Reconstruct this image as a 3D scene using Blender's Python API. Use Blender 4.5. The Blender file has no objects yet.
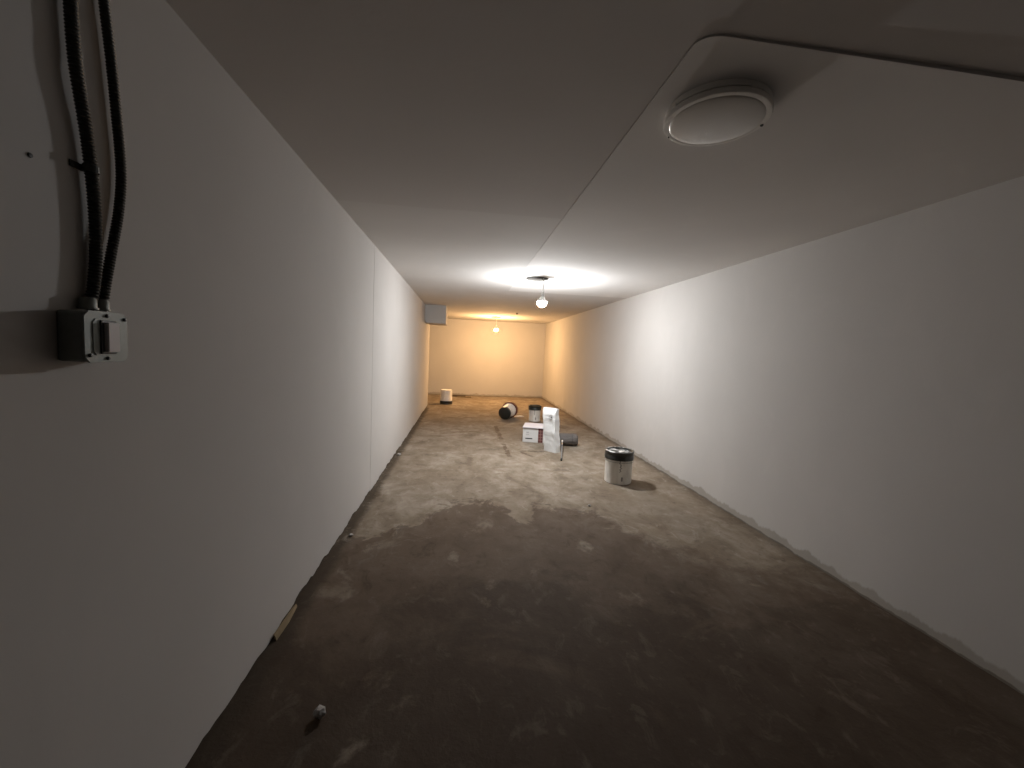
import bpy, bmesh, math, random
from mathutils import Vector, Matrix, noise as mnoise

random.seed(7)
S = bpy.context.scene
C = S.collection
PI = math.pi

# ------------------------------------------------------------------ helpers
def link(name, bm, mat, parent=None, smooth=False, loc=None):
    me = bpy.data.meshes.new(name)
    bmesh.ops.recalc_face_normals(bm, faces=bm.faces)
    bm.to_mesh(me); bm.free()
    for m in (mat if isinstance(mat, (list, tuple)) else [mat]):
        me.materials.append(m)
    if smooth:
        for p in me.polygons:
            p.use_smooth = True
    o = bpy.data.objects.new(name, me)
    C.objects.link(o)
    if parent:
        o.parent = parent
    if loc:
        o.location = loc
    if smooth:
        mod = o.modifiers.new('edges', 'EDGE_SPLIT')
        mod.split_angle = math.radians(38)
    return o

def tag(o, label, cat, group=None, kind=None):
    o['label'] = label
    o['category'] = cat
    if group: o['group'] = group
    if kind: o['kind'] = kind
    return o

def thing(name, label, cat, loc=(0, 0, 0), rotz=0.0, group=None):
    o = bpy.data.objects.new(name, None)
    C.objects.link(o)
    o.empty_display_size = 0.05
    o.location = loc
    o.rotation_euler = (0, 0, rotz)
    return tag(o, label, cat, group)

def struct(name, bm, mat, label=None, smooth=False):
    o = link(name, bm, mat, None, smooth)
    o['kind'] = 'structure'
    if label:
        o['label'] = label; o['category'] = name.split('_')[0]
    return o

def box(bm, x0, x1, y0, y1, z0, z1, bev=0.0):
    r = bmesh.ops.create_cube(bm, size=1)
    vs = r['verts']
    for v in vs:
        v.co = Vector((x0 if v.co.x < 0 else x1, y0 if v.co.y < 0 else y1, z0 if v.co.z < 0 else z1))
    if bev:
        es = list({e for v in vs for e in v.link_edges})
        bmesh.ops.bevel(bm, geom=es, offset=bev, segments=2, profile=.5, affect='EDGES')
    return vs

def lathe(bm, prof, seg=40, mat=None, M=None, mi=0):
    """prof: list of (r, z); r==0 closes to a pole."""
    rings = []
    for r, z in prof:
        if r < 1e-6:
            rings.append([bm.verts.new((0, 0, z))])
        else:
            rings.append([bm.verts.new((r * math.cos(2 * PI * k / seg), r * math.sin(2 * PI * k / seg), z)) for k in range(seg)])
    for a, b in zip(rings, rings[1:]):
        for k in range(seg):
            k2 = (k + 1) % seg
            if len(a) == 1 and len(b) == 1: continue
            if len(a) == 1: f = bm.faces.new((a[0], b[k2], b[k]))
            elif len(b) == 1: f = bm.faces.new((a[k], a[k2], b[0]))
            else: f = bm.faces.new((a[k], a[k2], b[k2], b[k]))
            f.material_index = mi
    if M is not None:
        for ring in rings:
            for v in ring: v.co = M @ v.co
    return rings

def spline(pts, n):
    P = [Vector(p) for p in pts]
    out = []
    for i in range(len(P) - 1):
        p0 = P[max(i - 1, 0)]; p1 = P[i]; p2 = P[i + 1]; p3 = P[min(i + 2, len(P) - 1)]
        for k in range(n):
            t = k / n
            out.append(.5 * ((2 * p1) + (p2 - p0) * t + (2 * p0 - 5 * p1 + 4 * p2 - p3) * t * t + (3 * p1 - p0 - 3 * p2 + p3) * t ** 3))
    out.append(P[-1])
    return out

def resample(path, step):
    out = [path[0]]; acc = 0.0
    for a, b in zip(path, path[1:]):
        L = (b - a).length
        if L < 1e-9: continue
        d = step - acc
        while d <= L:
            out.append(a + (b - a) * (d / L)); d += step
        acc = (acc + L) % step if True else 0
        acc = L - (d - step)
    return out

def tube(bm, path, rad, seg=12, caps=True):
    """rad: number or function(i)"""
    n = len(path); rings = []
    up = Vector((1, 0, 0))
    for i, p in enumerate(path):
        t = (path[min(i + 1, n - 1)] - path[max(i - 1, 0)]).normalized()
        a = up - t * up.dot(t)
        if a.length < .05: a = Vector((0, 1, 0)) - t * t.y
        a.normalize(); b = t.cross(a)
        r = rad(i) if callable(rad) else rad
        rings.append([bm.verts.new(p + a * (r * math.cos(2 * PI * k / seg)) + b * (r * math.sin(2 * PI * k / seg))) for k in range(seg)])
    for A, B in zip(rings, rings[1:]):
        for k in range(seg):
            bm.faces.new((A[k], A[(k + 1) % seg], B[(k + 1) % seg], B[k]))
    if caps:
        bm.faces.new(rings[0][::-1]); bm.faces.new(rings[-1])

def disc_prism(bm, pts2, z0, z1):
    lo = [bm.verts.new((x, y, z0)) for x, y in pts2]
    hi = [bm.verts.new((x, y, z1)) for x, y in pts2]
    n = len(pts2)
    bm.faces.new(lo[::-1]); bm.faces.new(hi)
    for i in range(n):
        j = (i + 1) % n
        bm.faces.new((lo[i], lo[j], hi[j], hi[i]))
    return lo + hi

# ------------------------------------------------------------------ materials
class N:
    """small node-tree writer"""
    def __init__(s, name):
        s.m = bpy.data.materials.new(name); s.m.use_nodes = True
        s.t = s.m.node_tree; s.t.nodes.clear()
        s.out = s.t.nodes.new('ShaderNodeOutputMaterial')
        s.b = s.t.nodes.new('ShaderNodeBsdfPrincipled')
        s.t.links.new(s.b.outputs[0], s.out.inputs[0])
    def node(s, t, **k):
        n = s.t.nodes.new(t)
        for a, v in k.items(): setattr(n, a, v)
        return n
    def put(s, sock, v):
        if isinstance(v, bpy.types.NodeSocket): s.t.links.new(v, sock)
        elif isinstance(v, (tuple, list)) and len(v) == 3 and sock.type == 'RGBA': sock.default_value = (*v, 1)
        else: sock.default_value = v
    def math(s, op, a, b=0.0, c=0.0, clamp=False):
        n = s.node('ShaderNodeMath', operation=op, use_clamp=clamp)
        for i, v in enumerate((a, b, c)): s.put(n.inputs[i], v)
        return n.outputs[0]
    def obj(s):
        return s.node('ShaderNodeTexCoord').outputs['Object']
    def xyz(s, v):
        n = s.node('ShaderNodeSeparateXYZ'); s.put(n.inputs[0], v); return n.outputs
    def noise(s, vec, scale, detail=4, rough=.55, dist=0.0, col=False):
        n = s.node('ShaderNodeTexNoise'); s.put(n.inputs['Vector'], vec)
        n.inputs['Scale'].default_value = scale; n.inputs['Detail'].default_value = detail
        n.inputs['Roughness'].default_value = rough; n.inputs['Distortion'].default_value = dist
        return n.outputs['Color' if col else 'Fac']
    def scale(s, vec, sc, loc=(0, 0, 0)):
        n = s.node('ShaderNodeMapping'); s.put(n.inputs['Vector'], vec)
        n.inputs['Scale'].default_value = sc; n.inputs['Location'].default_value = loc
        return n.outputs[0]
    def step(s, v, lo, hi, a=0.0, b=1.0):
        n = s.node('ShaderNodeMapRange', interpolation_type='SMOOTHSTEP')
        s.put(n.inputs[0], v); n.inputs[1].default_value = lo; n.inputs[2].default_value = hi
        n.inputs[3].default_value = a; n.inputs[4].default_value = b
        return n.outputs[0]
    def mix(s, f, a, b):
        n = s.node('ShaderNodeMix', data_type='RGBA')
        s.put(n.inputs[0], f); s.put(n.inputs[6], a); s.put(n.inputs[7], b)
        return n.outputs[2]
    def ramp(s, f, stops):
        n = s.node('ShaderNodeValToRGB'); s.put(n.inputs[0], f)
        cr = n.color_ramp
        cr.elements[0].position = stops[0][0]; cr.elements[1].position = stops[-1][0]
        for p, c in stops[1:-1]: cr.elements.new(p)
        for e, (p, c) in zip(cr.elements, stops):
            e.color = (*c, 1) if isinstance(c, tuple) else (c, c, c, 1)
        return n.outputs[0]
    def bump(s, h, strength, dist=.01):
        n = s.node('ShaderNodeBump'); s.put(n.inputs['Height'], h)
        n.inputs['Strength'].default_value = strength; n.inputs['Distance'].default_value = dist
        s.t.links.new(n.outputs[0], s.b.inputs['Normal'])
    def base(s, c, rough=.6, metal=0.0, spec=.5):
        s.put(s.b.inputs['Base Color'], c); s.put(s.b.inputs['Roughness'], rough)
        s.put(s.b.inputs['Metallic'], metal); s.put(s.b.inputs['Specular IOR Level'], spec)
        return s.m

def simple(name, col, rough=.6, metal=0.0, var=.12, scale=30, bump=0.0, spec=.4):
    n = N(name); o = n.obj()
    f = n.noise(o, scale, 4)
    c = n.mix(f, tuple(x * (1 - var) for x in col), tuple(min(1, x * (1 + var)) for x in col))
    if bump: n.bump(f, bump, .004)
    return n.base(c, rough, metal, spec)

def emit(name, col, strength):
    n = N(name); n.base(col, .4)
    n.put(n.b.inputs['Emission Color'], col); n.b.inputs['Emission Strength'].default_value = strength
    return n.m

def wall_mat(name, col=(.47, .45, .43), dirt=False, joint=False):
    n = N(name); o = n.obj()
    big = n.noise(o, .9, 3, .5)
    patch = n.noise(n.scale(o, (1, 1, .6)), 2.6, 5, .6, .6)
    fine = n.noise(o, 45, 3, .6)
    c = n.mix(n.step(big, .35, .65), col, tuple(x * .955 for x in col))
    c = n.mix(n.math('MULTIPLY', n.step(patch, .52, .68), .30), c, tuple(x * 1.05 for x in col))
    if dirt:
        z = n.xyz(o)[2]
        h = n.math('ADD', n.math('MULTIPLY', n.noise(n.scale(o, (1, 1, .25)), 3.2, 6, .65), .24), -.06)
        m = n.math('SUBTRACT', h, z)
        c = n.mix(n.step(m, -.008, .012, 0, .85), c, (.30, .275, .24))
        c = n.mix(n.step(n.math('SUBTRACT', n.math('MULTIPLY', n.noise(o, 9, 5, .7), .032), z), 0, .008, 0, .8), c, (.12, .10, .08))
    if joint:
        # ceiling colour is greyer on the near side of the taped joint
        px, py, _ = n.xyz(o)
        jn = n.math('ADD', py, n.math('MULTIPLY', n.noise(o, 3, 4), .03))
        c = n.mix(n.step(jn, 2.85, 2.875, 1, 0), c, (.555, .53, .51))
    hh = n.math('ADD', n.math('MULTIPLY', big, .7), n.math('ADD', n.math('MULTIPLY', patch, .25), n.math('MULTIPLY', fine, .02)))
    n.bump(hh, .22, .05)
    return n.base(c, .95, 0, .08)

def floor_mat():
    n = N('concrete_floor'); o = n.obj()
    x, y, z = n.xyz(o)
    big = n.noise(o, .8, 4, .6)
    mid = n.noise(n.scale(o, (1.3, 1, 1), (3, 1, 0)), 2.7, 7, .66, .4)
    fine = n.noise(o, 17, 6, .7)
    speck = n.noise(o, 75, 3, .6)
    dry = n.ramp(mid, [(.25, (.110, .082, .058)), (.42, (.172, .137, .102)), (.52, (.228, .189, .147)), (.62, (.275, .236, .190)), (.76, (.37, .33, .275))])
    dry = n.mix(n.step(big, .38, .66, 0, .6), dry, (.18, .138, .098))
    # damp stain: its front edge as a curve across the corridor, broken up by noise
    X0, X1 = -.9, 2.5
    fr = [(-.9, 2.75), (-.75, 2.95), (-.55, 3.15), (-.38, 3.2), (-.16, 3.62), (.15, 3.76), (.29, 3.80), (.42, 3.62), (.5, 3.32), (.6, 3.30),
          (.68, 3.66), (.91, 3.58), (1.12, 3.5), (1.30, 3.35), (1.42, 3.1), (1.6, 2.9), (1.8, 2.75), (2.1, 2.6), (2.3, 2.5), (2.5, 2.45)]
    cur = n.ramp(n.math('DIVIDE', n.math('SUBTRACT', x, X0), X1 - X0), [((a - X0) / (X1 - X0), b / 4.0) for a, b in fr])
    edge = n.math('MULTIPLY', cur, 4.0)
    nz = n.noise(n.scale(o, (1, 1, 1), (7.3, 2.2, 0)), 4.2, 7, .68, .5)
    d = n.math('ADD', n.math('SUBTRACT', edge, y), n.math('MULTIPLY', n.math('SUBTRACT', nz, .5), 1.5))
    d = n.math('DIVIDE', d, n.step(x, 1.0, 1.75, 1.0, 5.0))
    wet = n.math('ADD', n.math('MULTIPLY', n.step(d, -.05, .09), .82), n.math('MULTIPLY', n.step(d, -.1, .6), .18))
    # islands left dry inside the stain
    isl = n.noise(n.scale(o, (1, .8, 1), (1.7, 9.1, 0)), 2.4, 6, .62, .5)
    hole = n.step(isl, .60, .70, 0, .62)
    wet = n.math('MULTIPLY', wet, n.math('SUBTRACT', 1.0, hole))
    damp = n.mix(mid, (.058, .040, .027), (.128, .094, .069))
    damp = n.mix(n.step(big, .45, .62, 0, .55), damp, (.046, .029, .018))
    # near floor darkened: foreground shade put into the colour, with some damp patches
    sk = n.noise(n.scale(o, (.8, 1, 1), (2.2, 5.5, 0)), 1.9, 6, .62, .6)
    damp_shade = n.step(n.math('ADD', n.math('SUBTRACT', 2.35, y), n.math('MULTIPLY', n.math('SUBTRACT', sk, .5), 3.4)), -.1, .5)
    damp = n.mix(n.math('MULTIPLY', damp_shade, .72), damp, (.034, .022, .014))
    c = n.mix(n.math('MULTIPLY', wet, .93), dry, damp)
    # old glue line, cracks and a broad darker band (world positions on the slab)
    def streak(px, py, qx, qy, w, amt, col, c, nscale=6):
        dx, dy = qx - px, qy - py; L = math.hypot(dx, dy); dx /= L; dy /= L
        ax = n.math('SUBTRACT', x, px); ay = n.math('SUBTRACT', y, py)
        t = n.math('ADD', n.math('MULTIPLY', ax, dx), n.math('MULTIPLY', ay, dy))
        s = n.math('ABSOLUTE', n.math('ADD', n.math('SUBTRACT', n.math('MULTIPLY', ax, dy), n.math('MULTIPLY', ay, dx)),
                                      n.math('MULTIPLY', n.math('SUBTRACT', n.noise(o, nscale, 4), .5), w * 2.2)))
        m = n.math('MULTIPLY', n.step(s, w * .55, w, 1, 0), n.math('MULTIPLY', n.step(t, 0, .12), n.step(t, L - .12, L, 1, 0)))
        m = n.math('MULTIPLY', m, n.step(n.noise(o, nscale * 1.6, 4), .33, .5))
        return n.mix(n.math('MULTIPLY', m, amt), c, col)
    c = streak(.635, 7.75, .64, 6.45, .045, .75, (.10,.065,.038), c)
    c = streak(.64, 6.25, .66, 5.35, .04, .8, (.085,.056,.034), c)
    c = streak(.80, 5.78, 1.26, 5.70, .05, .75, (.085,.06,.04), c)
    c = streak(.80, 5.78, 1.01, 5.38, .035, .7, (.09,.063,.042), c)
    c = streak(-.25, 6.95, .45, 7.2, .08, .6, (.12,.08,.05), c)
    c = streak(-.8, 9.9, .6, 9.6, .15, .35, (.13,.09,.055), c)  # broad darker band across the floor beside the left wall's end
    # floor colour darker along both side walls, then grit
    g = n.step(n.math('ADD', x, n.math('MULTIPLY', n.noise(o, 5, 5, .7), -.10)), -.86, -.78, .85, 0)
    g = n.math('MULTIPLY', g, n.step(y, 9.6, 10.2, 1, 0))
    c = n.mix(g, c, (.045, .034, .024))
    g2 = n.step(n.math('ADD', x, n.math('MULTIPLY', n.noise(o, 4, 5, .7), .10)), 2.40, 2.56, 0, .6)
    c = n.mix(g2, c, (.08, .06, .043))
    blot = n.noise(n.scale(o, (1.2, .8, 1), (4, 8, 0)), 6.5, 6, .7, .8)
    c = n.mix(n.step(blot, .54, .68, 0, .42), c, n.mix(wet, (.34, .30, .25), (.135, .112, .09)))
    c = n.mix(n.step(blot, .46, .32, 0, .45), c, n.mix(wet, (.135, .100, .070), (.040, .025, .015)))
    dryf = n.math('SUBTRACT', 1.0, n.math('MULTIPLY', wet, .85))
    c = n.mix(n.math('MULTIPLY', n.step(fine, .56, .72, 0, .38), dryf), c, (.32, .285, .24))
    c = n.mix(n.step(fine, .45, .28, 0, .5), c, (.06, .043, .03))
    c = n.mix(n.math('MULTIPLY', n.step(speck, .70, .76, 0, .35), dryf), c, (.36, .325, .28))
    n.bump(n.math('ADD', n.math('MULTIPLY', mid, .6), n.math('ADD', n.math('MULTIPLY', fine, .3), n.math('MULTIPLY', speck, .10))), .6, .014)
    return n.base(c, n.math('SUBTRACT', .88, n.math('MULTIPLY', wet, .12)), 0, .12)

M_wall = wall_mat('painted_drywall')
M_wall_r = wall_mat('painted_drywall_smeared_base', dirt=True)
M_ceil = wall_mat('painted_ceiling', (.60, .58, .56), joint=True)
M_board = wall_mat('tilt_lit_ceiling_board', (.69, .67, .65))  # lighter colour carries the light caught by the board's tilt
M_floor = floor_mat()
M_kerb = simple('dark_foundation', (.06, .045, .035), .9, var=.4, scale=12, bump=.4)
M_blackp = simple('black_plastic', (.018, .019, .016), .38, var=.3)
M_redblack = simple('dark_maroon_plastic', (.10, .022, .015), .4, var=.2)
M_steel = simple('galvanised_steel', (.185, .195, .18), .55, .3, var=.18, scale=60)
M_armor = simple('blackened_armor', (.045, .045, .042), .5, .6, var=.3, scale=80)
M_rocker = simple('grey_switch_plastic', (.50, .47, .47), .6, var=.05)
M_screw = simple('dark_screw', (.05, .05, .05), .4, .7)
M_whitep = simple('white_plastic', (.80, .79, .76), .35, var=.04)
M_fixture = simple('white_enamel', (.74, .72, .68), .35, var=.05)
M_lens = simple('frosted_lens', (.66, .64, .61), .30, var=.05, scale=8)
M_canopy = simple('grey_cover_plate', (.085, .082, .076), .8, var=.1, spec=.1)
M_card = simple('white_cardboard', (.60, .59, .575), .7, var=.05)
M_lidcard = simple('pale_lilac_card', (.62, .60, .64), .6, var=.03)
M_ink = simple('black_ink', (.03, .03, .032), .7)
M_greyink = simple('grey_ink', (.33, .32, .32), .7)
M_wood = simple('yellow_wood', (.20, .15, .085), .85, var=.3, scale=18)
M_woodd = simple('dark_wood', (.09, .06, .04), .8, var=.3, scale=18)
M_plaster = simple('plaster_chip', (.32, .305, .29), .8, var=.1, scale=60)
M_pole = simple('brushed_metal_pole', (.42, .42, .43), .38, .7, var=.1)
M_white_on = emit('lit_white_bulb', (.965, .982, 1.0), 1600)
M_orange_on = emit('lit_orange_bulb', (1.0, .595, .265), 3200)

def bundle_mat():
    n = N('grey_tarp'); o = n.obj()
    f = n.noise(n.scale(o, (1, 4, 4)), 9, 5, .6, .6)
    n.bump(f, .8, .02)
    return n.base(n.mix(f, (.055, .046, .042), (.13, .115, .105)), .7)
M_tarp = bundle_mat()

def sack_mat():
    n = N('white_sack'); o = n.obj()
    f = n.noise(n.scale(o, (1, 1, .4)), 11, 5, .6, 1.0)
    n.bump(f, .7, .02)
    return n.base(n.mix(f, (.60, .60, .59), (.74, .74, .73)), .42)
M_sack = sack_mat()

def pail_mat(name, angle, drips=True):
    """white pail with compound smears and a dark drip down the side facing `angle`"""
    n = N(name); o = n.obj()
    x, y, z = n.xyz(o)
    f = n.noise(n.scale(o, (1, 1, .35)), 14, 5, .6, .5)
    c = n.mix(n.step(f, .4, .65), (.78, .76, .71), (.66, .63, .58))
    if drips:
        px, py = math.cos(angle), math.sin(angle)
        s = n.math('SUBTRACT', n.math('MULTIPLY', x, -py), n.math('MULTIPLY', y, -px))
        wob = n.math('MULTIPLY', n.math('SUBTRACT', n.noise(n.scale(o, (.01, .01, 1)), 34, 3), .5), .11)
        front = n.step(n.math('ADD', n.math('MULTIPLY', x, px), n.math('MULTIPLY', y, py)), 0, .03)
        line = n.step(n.math('ABSOLUTE', n.math('ADD', n.math('SUBTRACT', s, .022), wob)), .003, .008, 1, 0)
        line = n.math('MULTIPLY', line, n.math('MULTIPLY', n.step(z, .13, .15), front))
        c = n.mix(n.math('MULTIPLY', line, .85), c, (.07, .065, .06))
        dash = n.math('MULTIPLY', n.step(n.math('ABSOLUTE', n.math('SUBTRACT', s, .045)), .006, .011, 1, 0),
                      n.step(n.math('ABSOLUTE', n.math('SUBTRACT', z, .065)), .018, .028, 1, 0))
        c = n.mix(n.math('MULTIPLY', n.math('MULTIPLY', dash, front), .8), c, (.09, .085, .08))
        band = n.math('MULTIPLY', n.step(n.math('ABSOLUTE', n.math('ADD', s, .035)), .03, .05, 1, 0), front)
        c = n.mix(n.math('MULTIPLY', band, .38), c, (.42, .39, .34))
    return n.base(c, .45, 0, .4)

def lid_mat():
    n = N('black_lid_smeared_white'); o = n.obj()
    f = n.noise(o, 11, 4, .55, .8)
    z = n.xyz(o)[2]
    up = n.node('ShaderNodeNewGeometry').outputs['Normal']
    nz = n.step(n.xyz(up)[2], .7, .9)
    c = n.mix(n.math('MULTIPLY', n.step(f, .51, .57), nz), (.02, .021, .018), (.70, .68, .65))
    return n.base(c, .35)
M_lid_smear = lid_mat()

def strip_mat():
    n = N('maroon_grid_print'); o = n.obj()
    b = n.node('ShaderNodeTexBrick'); n.put(b.inputs['Vector'], n.scale(o, (1, 1, 1)))
    x, y, z = n.xyz(o)
    cv = n.node('ShaderNodeCombineXYZ'); n.put(cv.inputs[0], x); n.put(cv.inputs[1], z)
    n.put(b.inputs['Vector'], cv.outputs[0])
    b.offset = 0; b.inputs['Scale'].default_value = 1
    b.inputs['Color1'].default_value = (.14, .035, .028, 1); b.inputs['Color2'].default_value = (.10, .03, .03, 1)
    b.inputs['Mortar'].default_value = (.30, .17, .14, 1)
    b.inputs['Mortar Size'].default_value = .003; b.inputs['Brick Width'].default_value = .04; b.inputs['Row Height'].default_value = .045
    return n.base(b.outputs['Color'], .6)
M_strip = strip_mat()

# ------------------------------------------------------------------ the room
XL, XR, YB, YF, ZC = -.85, 2.497, -1.4, 12.8, 2.32
YE = 10.25                       # where the left wall ends
XA = -2.4                        # far side of the alcove beyond it

def jag(t, seed, amp, base, fr=7.0):
    v = mnoise.fractal(Vector((t * fr, seed, 0)), .9, 2.1, 4)
    return max(0.0, base + amp * v)

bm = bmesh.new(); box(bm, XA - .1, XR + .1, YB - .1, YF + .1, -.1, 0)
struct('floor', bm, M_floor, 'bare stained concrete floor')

bm = bmesh.new(); box(bm, XA - .1, XR + .1, YB - .1, YF + .1, ZC, ZC + .12)
struct('ceiling', bm, M_ceil, 'white painted drywall ceiling')

# tilted board on the right of the ceiling: drops a little at the near end, flush at the far end
bm = bmesh.new()
x0, x1, y0, y1 = .632, XR, 1.165, 6.3
cut = .05
def pz(y, x=.9):
    t = (y1 - y) / (y1 - y0)
    u = (x - x0) / (x1 - x0)
    return ZC - t * (.0045 + .012 * min(1, u * 2.2)) - .0004
outl = [(x1, y0), (x0 + cut * 1.5, y0)]
for k in range(1, 6):
    a = k / 6 * PI / 2
    outl.append((x0 + cut * 1.5 * (1 - math.sin(a)), y0 + cut * (1 - math.cos(a))))
outl.append((x0, y0 + cut))
ys = [y0 + cut + (y1 - y0 - cut) * k / 24 for k in range(25)]
low = [bm.verts.new((x, y, pz(y, x))) for x, y in outl] 
r0 = bm.verts.new((x1, y0 + cut, pz(y0 + cut, x1)))
bm.faces.new(low + [r0])
up = [bm.verts.new((x, y, ZC + .01)) for x, y in outl]
for a in range(len(outl) - 1):
    bm.faces.new((low[a], low[a + 1], up[a + 1], up[a]))
L0, R0, UL0 = low[-1], r0, up[-1]
for yy in ys[1:]:
    L1 = bm.verts.new((x0, yy, pz(yy, x0))); R1 = bm.verts.new((x1, yy, pz(yy, x1))); U1 = bm.verts.new((x0, yy, ZC + .01))
    bm.faces.new((L0, R0, R1, L1)); bm.faces.new((L0, L1, U1, UL0))
    L0, R0, UL0 = L1, R1, U1
struct('trim_1', bm, M_board, 'long tilted ceiling board on the right, with a rounded near corner')

def board_wall(bm, xf, xb, ya, yb, seed, amp, base, step=.035):
    n = max(2, int((yb - ya) / step)); prev = None
    for i in range(n + 1):
        y = ya + (yb - ya) * i / n
        zb = jag(y, seed, amp, base)
        top = bm.verts.new((xf, y, ZC + .01)); bot = bm.verts.new((xf, y, zb)); bk = bm.verts.new((xb, y, zb)); bt = bm.verts.new((xb, y, ZC + .01))
        cur = (top, bot, bk, bt)
        if prev:
            for k in range(4):
                bm.faces.new((prev[k], cur[k], cur[(k + 1) % 4], prev[(k + 1) % 4]))
        else: bm.faces.new(cur)
        prev = cur
    bm.faces.new(prev[::-1])

bm = bmesh.new()
board_wall(bm, XL, XL - .016, YB, 4.0, 1.3, .022, .016)
board_wall(bm, XL + .0016, XL - .016, 4.0, YE, 5.7, .026, .012)
struct('wall_left', bm, M_wall, 'long white drywall wall on the left with a ragged bottom edge')
bm = bmesh.new(); box(bm, XL - .14, XL - .016, YB, YE - .002, 0, ZC)
struct('trim_2', bm, M_kerb)

bm = bmesh.new()
n = int((YF - YB) / .06); prev = None
for i in range(n + 1):
    y = YB + (YF - YB) * i / n
    bulge = .022 * max(0, mnoise.fractal(Vector((y * 3.1, 9.9, 0)), .9, 2, 4) + .25)
    cur = [bm.verts.new((XR, y, ZC + .01)), bm.verts.new((XR, y, .10)), bm.verts.new((XR - bulge * .45, y, .05)), bm.verts.new((XR - bulge, y, -.01))]
    if prev:
        for k in range(3): bm.faces.new((prev[k], cur[k], cur[k + 1], prev[k + 1]))
    prev = cur
struct('wall_right', bm, M_wall_r, 'long white drywall wall on the right', True)
bm = bmesh.new(); box(bm, XA - .1, XR + .1, YF, YF + .1, 0, ZC)
struct('wall_far', bm, M_wall_r, 'far end wall lit orange')
bm = bmesh.new(); box(bm, XA - .1, XA, YE - .1, YF, 0, ZC)
struct('wall_alcove', bm, M_wall)
bm = bmesh.new(); box(bm, XA, XL - .14, YE - .1, YE - .002, 0, ZC)
struct('wall_alcove_near', bm, M_wall)

# boxed soffit under the ceiling at the end of the left wall
bm = bmesh.new()
pr = [(-.852, ZC + .005), (-.852, 2.02), (-.845, 1.975), (-.825, 1.95), (-.79, 1.938), (-.414, 1.938), (-.412, ZC + .005)]
lo = [bm.verts.new((x, 9.0, z)) for x, z in pr]; hi = [bm.verts.new((x, 9.75, z)) for x, z in pr]
bm.faces.new(lo); bm.faces.new(hi[::-1])
for i in range(len(pr)):
    j = (i + 1) % len(pr); bm.faces.new((lo[i], lo[j], hi[j], hi[i]))
struct('trim_3', bm, M_wall, 'boxed soffit under the ceiling at the end of the left wall')

# ------------------------------------------------------------------ lamps
def pendant(loc, zc, zb, zt, R, m_on, label, canopy_xy, disc_r, group, cut=112.0, tilt=0.0):
    """canopy on the ceiling, a cord, a socket, a bulb of which the lower dome glows"""
    t = thing('pendant_lamp', label, 'lamp', (loc[0], loc[1], zc), 0, group)
    H = lambda z: z - zc
    bm = bmesh.new()
    lathe(bm, [(0, .004), (disc_r, .004), (disc_r, -.007), (disc_r * .97, -.010), (0, -.010)], 48, M=Matrix.Translation((canopy_xy[0] - loc[0], canopy_xy[1] - loc[1], 0)))
    link('canopy', bm, M_canopy, t, True)
    bm = bmesh.new()
    tube(bm, [Vector((0, 0, -.008)), Vector((.004, 0, H(zt) * .5)), Vector((0, 0, H(zt)))], .006, 10)
    link('cord', bm, M_whitep, t, True)
    bm = bmesh.new()
    lathe(bm, [(0, H(zt) + .006), (.010, H(zt) + .006), (.020, H(zt) - .004), (.0215, H(zt) - .04), (.019, H(zt) - .048), (0, H(zt) - .048)], 28)
    link('socket', bm, M_whitep, t, True)
    zc0 = zb + R                                   # centre of the round end
    TM = Matrix.Translation((0, 0, H(zt))) @ Matrix.Rotation(math.radians(tilt), 4, 'X') @ Matrix.Translation((0, 0, -H(zt)))
    gl = bmesh.new()
    top = H(zt) - .030
    cut_ = math.radians(cut)
    prof = [(0, H(zb))] + [(R * math.sin(cut_ * k / 14), H(zc0) - R * math.cos(cut_ * k / 14)) for k in range(1, 15)]
    lathe(gl, prof, 32)
    for v in gl.verts: v.co = TM @ v.co
    g = link('glowing_bulb', gl, m_on, t, True)
    bs = bmesh.new()
    r_, z_ = prof[-1]
    pb = [(r_ * .9, z_ - .001), (r_ * 1.03, z_), (r_ * 1.03, z_ + .006)]
    for k in range(1, 7):
        q = k / 6
        pb.append((r_ + (.017 - r_) * (1 - (1 - q) ** 1.7), z_ + .006 + (top - z_ - .006) * q))
    pb.append((0, top))
    lathe(bs, pb, 32)
    for v in bs.verts: v.co = TM @ v.co
    link('bulb_base', bs, M_whitep, t, True)
    return t

pendant((.925, 5.03), pz(5.03), 1.962, 2.145, .056, M_white_on,
        'bare white bulb hanging on a short cord in the middle of the corridor', (.861, 5.12), .138, 'hanging bulbs along the ceiling', 105.0, 13.0)
pendant((.83, 11.12), ZC, 1.93, 2.10, .045, M_orange_on,
        'bare orange glowing bulb hanging before the far end wall', (.81, 11.2), .13, 'hanging bulbs along the ceiling', 120.0, 4.0)

# flush ceiling light, off
fx, fy, fr = .882, 1.49, .180
zc = pz(fy, fx)
t = thing('ceiling_light', 'round white flush ceiling light with a frosted lens, switched off', 'ceiling light', (fx, fy, zc))
bm = bmesh.new()
lathe(bm, [(0, .010), (fr * .965, .010), (fr * .975, -.004), (fr * .97, -.016), (fr * .95, -.018), (fr * .90, -.018), (fr * .90, -.026), (0, -.026)], 64)
link('base_pan', bm, M_fixture, t, True)
bm = bmesh.new()
lathe(bm, [(fr * .90, -.0215), (fr * .985, -.0225), (fr, -.027), (fr, -.036), (fr * .985, -.041), (fr * .93, -.0425), (fr * .885, -.041), (fr * .885, -.0225), (fr * .90, -.0215)], 64)
rim = link('trim_ring', bm, M_fixture, t, True)
bm = bmesh.new()
prof = [(fr * .887 * math.cos(k / 12 * PI / 2), -.0405 - .014 * math.sin(k / 12 * PI / 2)) for k in range(0, 12)] + [(0, -.0545)]
lathe(bm, prof, 64)
link('lens', bm, M_lens, t, True)
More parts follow.
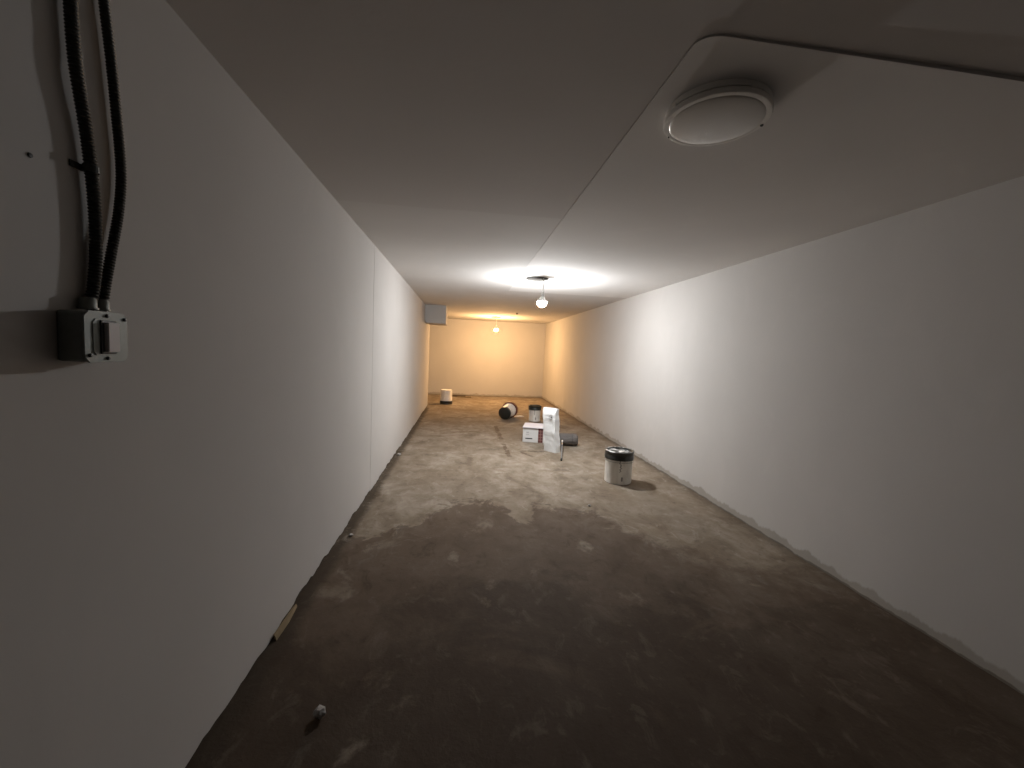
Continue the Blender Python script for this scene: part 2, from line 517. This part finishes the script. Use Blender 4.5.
for a, m, rr in ((-6, M_screw, .006), (132, M_screw, .003)):
    bm = bmesh.new()
    A = math.radians(a)
    lathe(bm, [(0, -.046), (rr * .8, -.046), (rr, -.0435), (rr, -.040), (0, -.040)], 14, M=Matrix.Translation((fr * .95 * math.cos(A), fr * .95 * math.sin(A), 0)))
    link('screw', bm, m, t, True)
for a in (100, 20, 190, 275):
    bm = bmesh.new()
    A = math.radians(a)
    vs = box(bm, fr * .93, fr * .985, -.005, .005, -.027, -.008, .001)
    for v in bm.verts: v.co = Matrix.Rotation(A, 4, 'Z') @ v.co
    link('clip', bm, M_fixture, t)

# small dark hook in the ceiling
bm = bmesh.new()
lathe(bm, [(0, 0), (.022, 0), (.022, -.008), (.012, -.02), (.008, -.035), (0, -.037)], 16)
tag(link('ceiling_plug', bm, M_woodd, None, True, (1.198, 9.73, ZC)), 'tiny dark plug in the ceiling beyond the white bulb', 'ceiling plug')

# ------------------------------------------------------------------ switch and cables on the left wall
sy0, sy1, sz0, sz1 = .972, 1.086, 1.336, 1.448
t = thing('light_switch', 'grey metal surface box with a pale rocker switch on the left wall', 'switch', (XL, (sy0 + sy1) / 2, sz0))
cy, cz = (sy0 + sy1) / 2, sz0
def oct_plate(bm, xa, xb, hy, z0, z1, c):
    """plate in the y-z plane with cut corners"""
    o = [(-hy + c, z0), (hy - c, z0), (hy, z0 + c), (hy, z1 - c), (hy - c, z1), (-hy + c, z1), (-hy, z1 - c), (-hy, z0 + c)]
    A = [bm.verts.new((xa, y, z)) for y, z in o]; B = [bm.verts.new((xb, y, z)) for y, z in o]
    bm.faces.new(A[::-1]); bm.faces.new(B)
    for i in range(8):
        j = (i + 1) % 8; bm.faces.new((A[i], A[j], B[j], B[i]))
hy = (sy1 - sy0) / 2; hz = sz1 - sz0
bm = bmesh.new(); box(bm, 0, .052, -hy + .003, hy - .003, .002, hz - .002, .005)
link('back_box', bm, M_steel, t)
bm = bmesh.new(); oct_plate(bm, .0515, .0555, hy, 0, hz, .012)
bmesh.ops.bevel(bm, geom=list(bm.edges), offset=.0012, segments=2, affect='EDGES')
link('cover_plate', bm, M_steel, t)
bm = bmesh.new(); oct_plate(bm, .055, .0572, hy * .66, .016, hz - .016, .008)
bmesh.ops.bevel(bm, geom=list(bm.edges), offset=.0008, segments=2, affect='EDGES')
link('raised_center', bm, M_steel, t)
bm = bmesh.new(); box(bm, .0568, .0605, -.0205, .0205, .019, hz - .019, .002)
link('switch_frame', bm, M_screw, t)
bm = bmesh.new()
vs = box(bm, .059, .0685, -.013, .0185, .0235, hz - .0235)
bmesh.ops.bevel(bm, geom=list(bm.edges), offset=.0015, segments=2, affect='EDGES')
link('rocker', bm, M_rocker, t)
for yy, zz in ((.0, .009), (.0, hz - .009), (hy - .009, hz - .014), (-hy + .012, .016)):
    bm = bmesh.new()
    lathe(bm, [(0, .0045), (.0028, .004), (.0042, .0015), (.0042, -.002), (0, -.002)], 14,
          M=Matrix.Translation((.0555, yy, zz)) @ Matrix.Rotation(PI / 2, 4, 'Y'))
    link('screw', bm, M_screw, t, True)

def cable(label, pts, rad, sc, strap=None):
    pts = [(x, y * sc, 1.4 + (z - 1.4) * (sc if z < 2.3 else 1)) for x, y, z in pts]
    path = resample(spline(pts, 24), .0036)
    base = path[-1].copy()
    t = thing('armored_cable', label, 'cable', base)
    path = [p - base for p in path]
    bm = bmesh.new()
    tube(bm, path, lambda i: rad * (1.10 if i % 2 else .86), 14)
    link('sheath', bm, M_armor, t, True)
    bm = bmesh.new()
    lathe(bm, [(0, .026), (rad * 1.1, .026), (rad * 1.35, .022), (rad * 1.35, .004), (rad * 1.6, .004), (rad * 1.6, 0), (0, 0)], 18)
    link('connector', bm, M_steel, t, True)
    if strap:
        bm = bmesh.new()
        lathe(bm, [(rad * 1.12, -.007), (rad * 1.28, -.007), (rad * 1.28, .007), (rad * 1.12, .007), (rad * 1.12, -.007)], 18)
        box(bm, -.0155, -.012, -.034, -rad * .5, -.007, .007, .001)
        for v in bm.verts: v.co += Vector(strap) - base
        link('strap', bm, M_armor, t)
    return t

cx = XL + .0165
cable('black ribbed cable to the switch box, nearer and strapped to the left wall',
      [(cx, 1.012, ZC + .02), (cx, 1.008, 2.20), (cx, 1.006, 2.08), (cx, 1.010, 1.98), (cx + .002, 1.015, 1.917), (cx, 1.034, 1.816), (cx, 1.046, 1.694), (cx, 1.047, 1.586),
       (cx, 1.037, 1.496), (cx - .002, 1.024, 1.449)], .0112, 1.009, (cx, 1.050, 1.76))
cx2 = XL + .0145
cable('black ribbed cable to the switch box, farther one bowing away from the box',
      [(cx2, 1.05, ZC + .02), (cx2, 1.072, 2.23), (cx2, 1.086, 2.14), (cx2, 1.101, 2.023), (cx2, 1.111, 1.92), (cx2, 1.121, 1.789), (cx2, 1.112, 1.694), (cx2, 1.089, 1.595),
       (cx2, 1.069, 1.511), (cx2, 1.057, 1.449)], .0098, 1.012)

bm = bmesh.new()
lathe(bm, [(0, .003), (.004, .0025), (.005, 0), (0, 0)], 12, M=Matrix.Rotation(PI / 2, 4, 'Y'))
tag(link('wall_screw', bm, M_screw, None, True, (XL, .937, 1.738)), 'small dark screw head in the left wall beside the cables', 'screw')

# ------------------------------------------------------------------ pails
PG = 'white compound pails on the floor'
def pail_body(bm, rb, rt, h, wall=.004, open_top=True):
    lathe(bm, [(0, .006), (rb * .9, .006), (rb * .94, 0), (rb, .006), (rb + (rt - rb) * .78, h * .78), (rt, h * .80), (rt * 1.015, h * .81), (rt * 1.015, h * .825), (rt, h * .835),
               (rt, h), (rt - wall, h), (rt - wall, h * .8), (rb - wall, .012), (0, .012)], 56)
def pail_lid(bm, r, h, skirt):
    """rim with a recessed top; the skirt hangs `skirt` below the rim"""
    lathe(bm, [(0, h - .014), (r * .84, h - .014), (r * .87, h - .004), (r * .90, h + .004), (r * .99, h + .004), (r * 1.03, h - .001), (r * 1.03, h - .018), (r * 1.015, h - .022), (r * 1.015, h - skirt * .55),
               (r * 1.035, h - skirt * .6), (r * 1.035, h - skirt), (r * 1.005, h - skirt), (r * 1.005, h - .025), (0, h - .025)], 56)

# nearest pail, on the right
ang = math.atan2(-4.4, -1.79)
t = thing('pail', 'dirty white pail with a black lid smeared white, nearest pail by the right wall', 'pail', (1.775, 4.405, 0), 0, PG)
bm = bmesh.new(); pail_body(bm, .146, .151, .355); link('body', bm, pail_mat('smeared_white_pail', ang), t, True)
bm = bmesh.new(); pail_lid(bm, .156, .357, .088); link('lid', bm, M_lid_smear, t, True)
bm = bmesh.new()
arc = [Vector((.164 * math.cos(a), .164 * math.sin(a), .262 - .05 * math.sin((a - ang + PI / 2)) ** 2 * 0 - .012)) for a in [ang - 1.5 + 3.0 * k / 30 for k in range(31)]]
for v in arc: pass
tube(bm, arc, .0022, 8); link('bail_handle', bm, M_steel, t, True)

# pail behind the carton
t = thing('pail', 'white pail with a black lid standing behind the white carton', 'pail', (1.497, 8.38, 0), 0, PG)
bm = bmesh.new(); pail_body(bm, .120, .126, .318); link('body', bm, pail_mat('white_pail', ang, True), t, True)
bm = bmesh.new(); pail_lid(bm, .130, .32, .085); link('lid', bm, M_blackp, t, True)

# upside-down pail near the far end
t = thing('pail', 'white pail turned upside down on its dark lid near the far wall', 'pail', (-.413, 10.66, 0), .3, PG)
bm = bmesh.new(); pail_body(bm, .142, .153, .355)
for v in bm.verts: v.co = Vector((v.co.x, -v.co.y, .368 - v.co.z))
link('body', bm, pail_mat('white_pail_upturned', -1.5, False), t, True)
bm = bmesh.new(); pail_lid(bm, .157, .36, .085)
for v in bm.verts: v.co = Vector((v.co.x, -v.co.y, .364 - v.co.z))
link('lid', bm, M_blackp, t, True)

# pail lying on its side: black base towards the viewer
t = thing('pail', 'white pail lying on its side with its black base towards the viewer', 'pail', (.87, 8.43, 0), 0, PG)
ax = Vector((.155, .31, .0)).normalized()
h = .355; rb, rt = .128, .147
tilt = math.atan2(.171 - .1312, h)
axis = Vector((ax.x * math.cos(tilt), ax.y * math.cos(tilt), math.sin(tilt)))
Rm = Vector((0, 0, 1)).rotation_difference(axis).to_matrix().to_4x4()
Mx = Matrix.Translation((0, 0, .1325)) @ Rm
bm = bmesh.new(); pail_body(bm, rb, rt, h)
for v in bm.verts: v.co = Mx @ v.co
link('body', bm, pail_mat('white_pail_lying', 0, False), t, True)
bm = bmesh.new(); lathe(bm, [(0, -.004), (rb * .96, -.004), (rb * 1.01, 0), (rb * 1.025, .012), (rb * 1.025, .05), (rb * .99, .05), (rb * .99, .003), (0, .003)], 48)
for v in bm.verts: v.co = Mx @ v.co
link('base_cap', bm, M_blackp, t, True)
bm = bmesh.new(); lathe(bm, [(rt * 1.01, h - .06), (rt * 1.16, h - .055), (rt * 1.16, h + .004), (rt * .95, h + .004), (rt * .95, h - .006), (rt * 1.01, h - .006), (rt * 1.01, h - .06)], 48)
for v in bm.verts: v.co = Mx @ v.co
link('rim_band', bm, M_redblack, t, True)

# ------------------------------------------------------------------ carton, sack, bundle, pole
t = thing('carton', 'white cardboard carton with an overhanging lid and maroon printed strip', 'box', (.962, 6.36, 0), -.24)
W, D, Hc = .36, .40, .230
bm = bmesh.new(); box(bm, 0, W, 0, D, 0, Hc, .004); link('box_body', bm, M_card, t)
bm = bmesh.new()
vs = box(bm, -.006, W + .012, -.022, D + .012, Hc - .002, Hc + .011)
bmesh.ops.bevel(bm, geom=list(bm.edges), offset=.003, segments=2, affect='EDGES')
link('lid', bm, M_lidcard, t)
bm = bmesh.new(); box(bm, .243, .318, -.0035, .003, .004, Hc - .006)
o = link('printed_strip', bm, M_strip, t); o['label'] = 'maroon printed strip with a grid'
for i, (a, b, c, d, m) in enumerate(((.045, .155, .052, .068, M_ink), (.05, .10, .115, .121, M_greyink), (.055, .095, .15, .166, M_greyink), (.05, .10, .128, .132, M_greyink))):
    bm = bmesh.new(); box(bm, a, b, -.0025, .003, c, d); link('printed_mark', bm, m, t)

# tall white sack standing on end, one narrow side turned to the right
t = thing('sack', 'tall white sack standing upright in front of the carton', 'sack', (1.337, 5.655, 0), math.radians(-50))
w, d, Hs = .225, .13, .618
bm = bmesh.new()
NS, NZ = 64, 56; rings = []
for j in range(NZ + 1):
    z = j / NZ * Hs; tt = j / NZ
    # the top is flattened and folded over towards the back
    pinch = 1 - .45 * max(0, (tt - .86) / .14) ** 1.5
    ring = []
    for k in range(NS):
        a = 2 * PI * (k + .5) / NS
        e = .24
        cx_, sx_ = math.cos(a), math.sin(a)
        X = math.copysign(abs(cx_) ** e, cx_); Y = math.copysign(abs(sx_) ** e, sx_)
        wid = w * (1 - .05 * math.sin(PI * tt)) * (1 + .10 * max(0, (tt - .8) / .2))
        x = -w / 2 + X * wid / 2
        y = d / 2 + Y * d / 2 * pinch + .012 * max(0, (tt - .86) / .14)
        x -= .062 * tt
        p = Vector((x, y, z))
        dn = mnoise.fractal(Vector((x * 9, y * 9, z * 5.5 + x * 6)), .8, 2.1, 4) * .013 + mnoise.noise(Vector((x * 30, y * 30, z * 9))) * .005
        dn *= min(1, tt * 8)
        nrm = Vector((X * abs(X) ** 3, Y * abs(Y) ** 3, 0))
        if nrm.length > 0: nrm.normalize()
        p += nrm * dn
        ring.append(bm.verts.new(p))
    rings.append(ring)
for A, B in zip(rings, rings[1:]):
    for k in range(NS): bm.faces.new((A[k], A[(k + 1) % NS], B[(k + 1) % NS], B[k]))
bm.faces.new(rings[0][::-1]); bm.faces.new(rings[-1])
link('sack_body', bm, M_sack, t, True)
bm = bmesh.new()
RY = Matrix.Rotation(PI / 2, 4, 'X')
lathe(bm, [(.034, 0), (.034, .004), (.028, .004), (.028, 0), (.034, 0)], 28, M=Matrix.Translation((-.105, -.002, .50)) @ RY)
link('printed_ring', bm, M_greyink, t)
bm = bmesh.new()
lathe(bm, [(0, .005), (.011, .005), (.011, 0), (0, 0)], 20, M=Matrix.Translation((-.103, -.003, .50)) @ RY)
link('printed_dot', bm, M_ink, t)

# grey rolled bundle lying behind the sack
t = thing('rolled_tarp', 'dark grey rolled bundle lying on the floor right of the white sack', 'bundle', (1.60, 6.17, 0), math.radians(-8))
bm = bmesh.new()
NS, NL = 40, 48; rings = []; Lb = .38
for j in range(NL + 1):
    u = j / NL; x = (u - .5) * Lb
    endr = min(1, math.sqrt(max(0, 1 - (max(0, abs(u - .5) - .40) / .105) ** 2)) * .30 + .70)
    ring = []
    for k in range(NS):
        a = 2 * PI * k / NS
        r = .096 * endr * (1 + .07 * mnoise.fractal(Vector((x * 8, math.cos(a) * 1.2, math.sin(a) * 1.2)), .8, 2, 4))
        y, z = r * 1.05 * math.cos(a), r * math.sin(a)
        ring.append(bm.verts.new((x, y, max(0.0, z + .090))))
    rings.append(ring)
for A, B in zip(rings, rings[1:]):
    for k in range(NS): bm.faces.new((A[k], A[(k + 1) % NS], B[(k + 1) % NS], B[k]))
for sgn, R_ in ((-1, rings[0]), (1, rings[-1])):
    # rolled end: a shallow spiral-like dent
    c0 = sum((v.co for v in R_), Vector()) / NS
    inner = [bm.verts.new(c0 + (v.co - c0) * .6 + Vector((-sgn * .012, 0, 0))) for v in R_]
    for k in range(NS): bm.faces.new((R_[k], R_[(k + 1) % NS], inner[(k + 1) % NS], inner[k]))
    cc = bm.verts.new(c0 + Vector((sgn * .004, 0, 0)))
    for k in range(NS): bm.faces.new((inner[k], inner[(k + 1) % NS], cc))
link('roll', bm, M_tarp, t, True)
for x in (-.09, .10):
    bm = bmesh.new()
    path = [Vector((x, .1035 * math.cos(a), .0905 + .0985 * math.sin(a))) for a in [math.radians(-50 + 280 * k / 40) for k in range(41)]]
    tube(bm, path, .003, 8); link('tie_cord', bm, M_screw, t, True)

# thin metal pole resting against the bundle
p0 = Vector((1.322, 5.235, .0125)); p1 = Vector((1.478, 5.86, .135))
t = thing('pole', 'thin grey metal pole with a black tip leaning down in front of the bundle', 'pole', (p0.x, p0.y, 0))
p1 -= Vector((p0.x, p0.y, 0)); p0 = Vector((0, 0, .0125)); dv = p1 - p0
bm = bmesh.new(); tube(bm, [p0 + dv * (k / 10) for k in range(11)], .0075, 14); link('shaft', bm, M_pole, t, True)
bm = bmesh.new(); tube(bm, [p0 - dv * .008, p0 + dv * .02, p0 + dv * .055, p0 + dv * .06], lambda i: (.010, .0145, .0145, .008)[i], 14); link('tip', bm, M_blackp, t, True)
bm = bmesh.new(); tube(bm, [p1 - dv * .05, p1 - dv * .045, p1, p1 + dv * .012], lambda i: (.008, .013, .013, .006)[i], 14); link('end_cap', bm, M_whitep, t, True)

# ------------------------------------------------------------------ scraps on the floor
def slab(name, loc, rotz, L, W_, H_, mat, label, cat, group=None, seed=0, amp=.006, tilt=0):
    bm = bmesh.new(); n = 14
    pts = []
    for i in range(n + 1): pts.append((-L / 2 + L * i / n, -W_ / 2 + amp * mnoise.noise(Vector((i * .7, seed, 1)))))
    for i in range(n, -1, -1): pts.append((-L / 2 + L * i / n, W_ / 2 + amp * mnoise.noise(Vector((i * .6, seed, 5)))))
    disc_prism(bm, pts, 0, H_)
    o = link(name, bm, mat); o.location = loc; o.rotation_euler = (0, tilt, rotz)
    return tag(o, label, cat, group)

slab('drywall_offcut', (1.19, 8.88, 0), .45, .30, .12, .014, M_card, 'pale flat drywall offcut on the floor right of the lying pail', 'offcut', seed=3, amp=.02)
slab('wood_scrap', (-.11, 12.36, 0), -.30, .40, .06, .05, M_woodd, 'dark strip of scrap wood on the floor before the far wall', 'wood scrap', seed=8, amp=.012)
slab('wood_strip', (.05, 12.19, 0), -.36, .44, .045, .03, M_wood, 'pale wooden strip beside the dark scrap before the far wall', 'wood strip', seed=11, amp=.008)

bm = bmesh.new()
pts = [(-.13, -.006), (.0, -.010), (.10, -.004), (.135, .0), (.10, .004), (0, .006), (-.12, .007)]
lo = disc_prism(bm, pts, 0, .034)
for v in bm.verts:
    if v.co.z > .02: v.co.z = .018 + .010 * mnoise.noise(Vector((v.co.x * 12, 3, 0))); v.co.y += .006
o = link('wood_shim', bm, M_wood); o.location = (-.832, 2.08, 0); o.rotation_euler = (0, 0, math.radians(90.5))
tag(o, 'yellowish wood splinter along the foot of the left wall', 'wood shim')

def chip(loc, r, seed, label, flat=.6, group='plaster chips on the floor'):
    bm = bmesh.new(); bmesh.ops.create_icosphere(bm, subdivisions=2, radius=r)
    for v in bm.verts:
        v.co *= 1 + .45 * mnoise.noise(v.co.normalized() * 1.6 + Vector((seed, 0, 0)))
        v.co.z *= flat
    zmin = min(v.co.z for v in bm.verts)
    for v in bm.verts: v.co.z -= zmin
    o = link('plaster_chip', bm, M_plaster, None, False, loc)
    return tag(o, label, 'plaster chip', group)
chip((-.490, 1.52, 0), .022, 2.2, 'pale plaster chip on the dark floor in the left foreground', .8)
chip((-.79, 5.40, 0), .024, 5.1, 'white plaster chip at the foot of the left wall', .6)
chip((1.21, 3.64, 0), .012, 7.4, 'tiny white chip at the edge of the damp stain', .7)
chip((-.775, 3.05, 0), .016, 8.8, 'small pale chip beside the left wall near the damp stain', .6)

# ------------------------------------------------------------------ camera, world, colour
cam = bpy.data.cameras.new('camera'); co = bpy.data.objects.new('camera', cam); C.objects.link(co)
yaw, pitch, roll, F = .1183, .0769, .0455, 413.4
f = Vector((math.sin(yaw) * math.cos(pitch), math.cos(yaw) * math.cos(pitch), -math.sin(pitch)))
r = Vector((math.cos(yaw), -math.sin(yaw), 0)); u = r.cross(f)
r2 = r * math.cos(roll) + u * math.sin(roll); u2 = -r * math.sin(roll) + u * math.cos(roll)
Mc = Matrix(((r2.x, u2.x, -f.x, 0), (r2.y, u2.y, -f.y, 0), (r2.z, u2.z, -f.z, 1.4), (0, 0, 0, 1)))
co.matrix_world = Mc
cam.sensor_fit = 'HORIZONTAL'; cam.sensor_width = 36; cam.lens = F / 1024 * 36
cam.clip_start = .02; cam.clip_end = 60
S.camera = co

w_ = bpy.data.worlds.new('world'); S.world = w_; w_.use_nodes = True
w_.node_tree.nodes['Background'].inputs[0].default_value = (0, 0, 0, 1)
w_.node_tree.nodes['Background'].inputs[1].default_value = 0

vs_ = S.view_settings
vs_.view_transform = 'Standard'; vs_.look = 'None'; vs_.exposure = 0.0; vs_.gamma = 1.0; vs_.use_curve_mapping = False
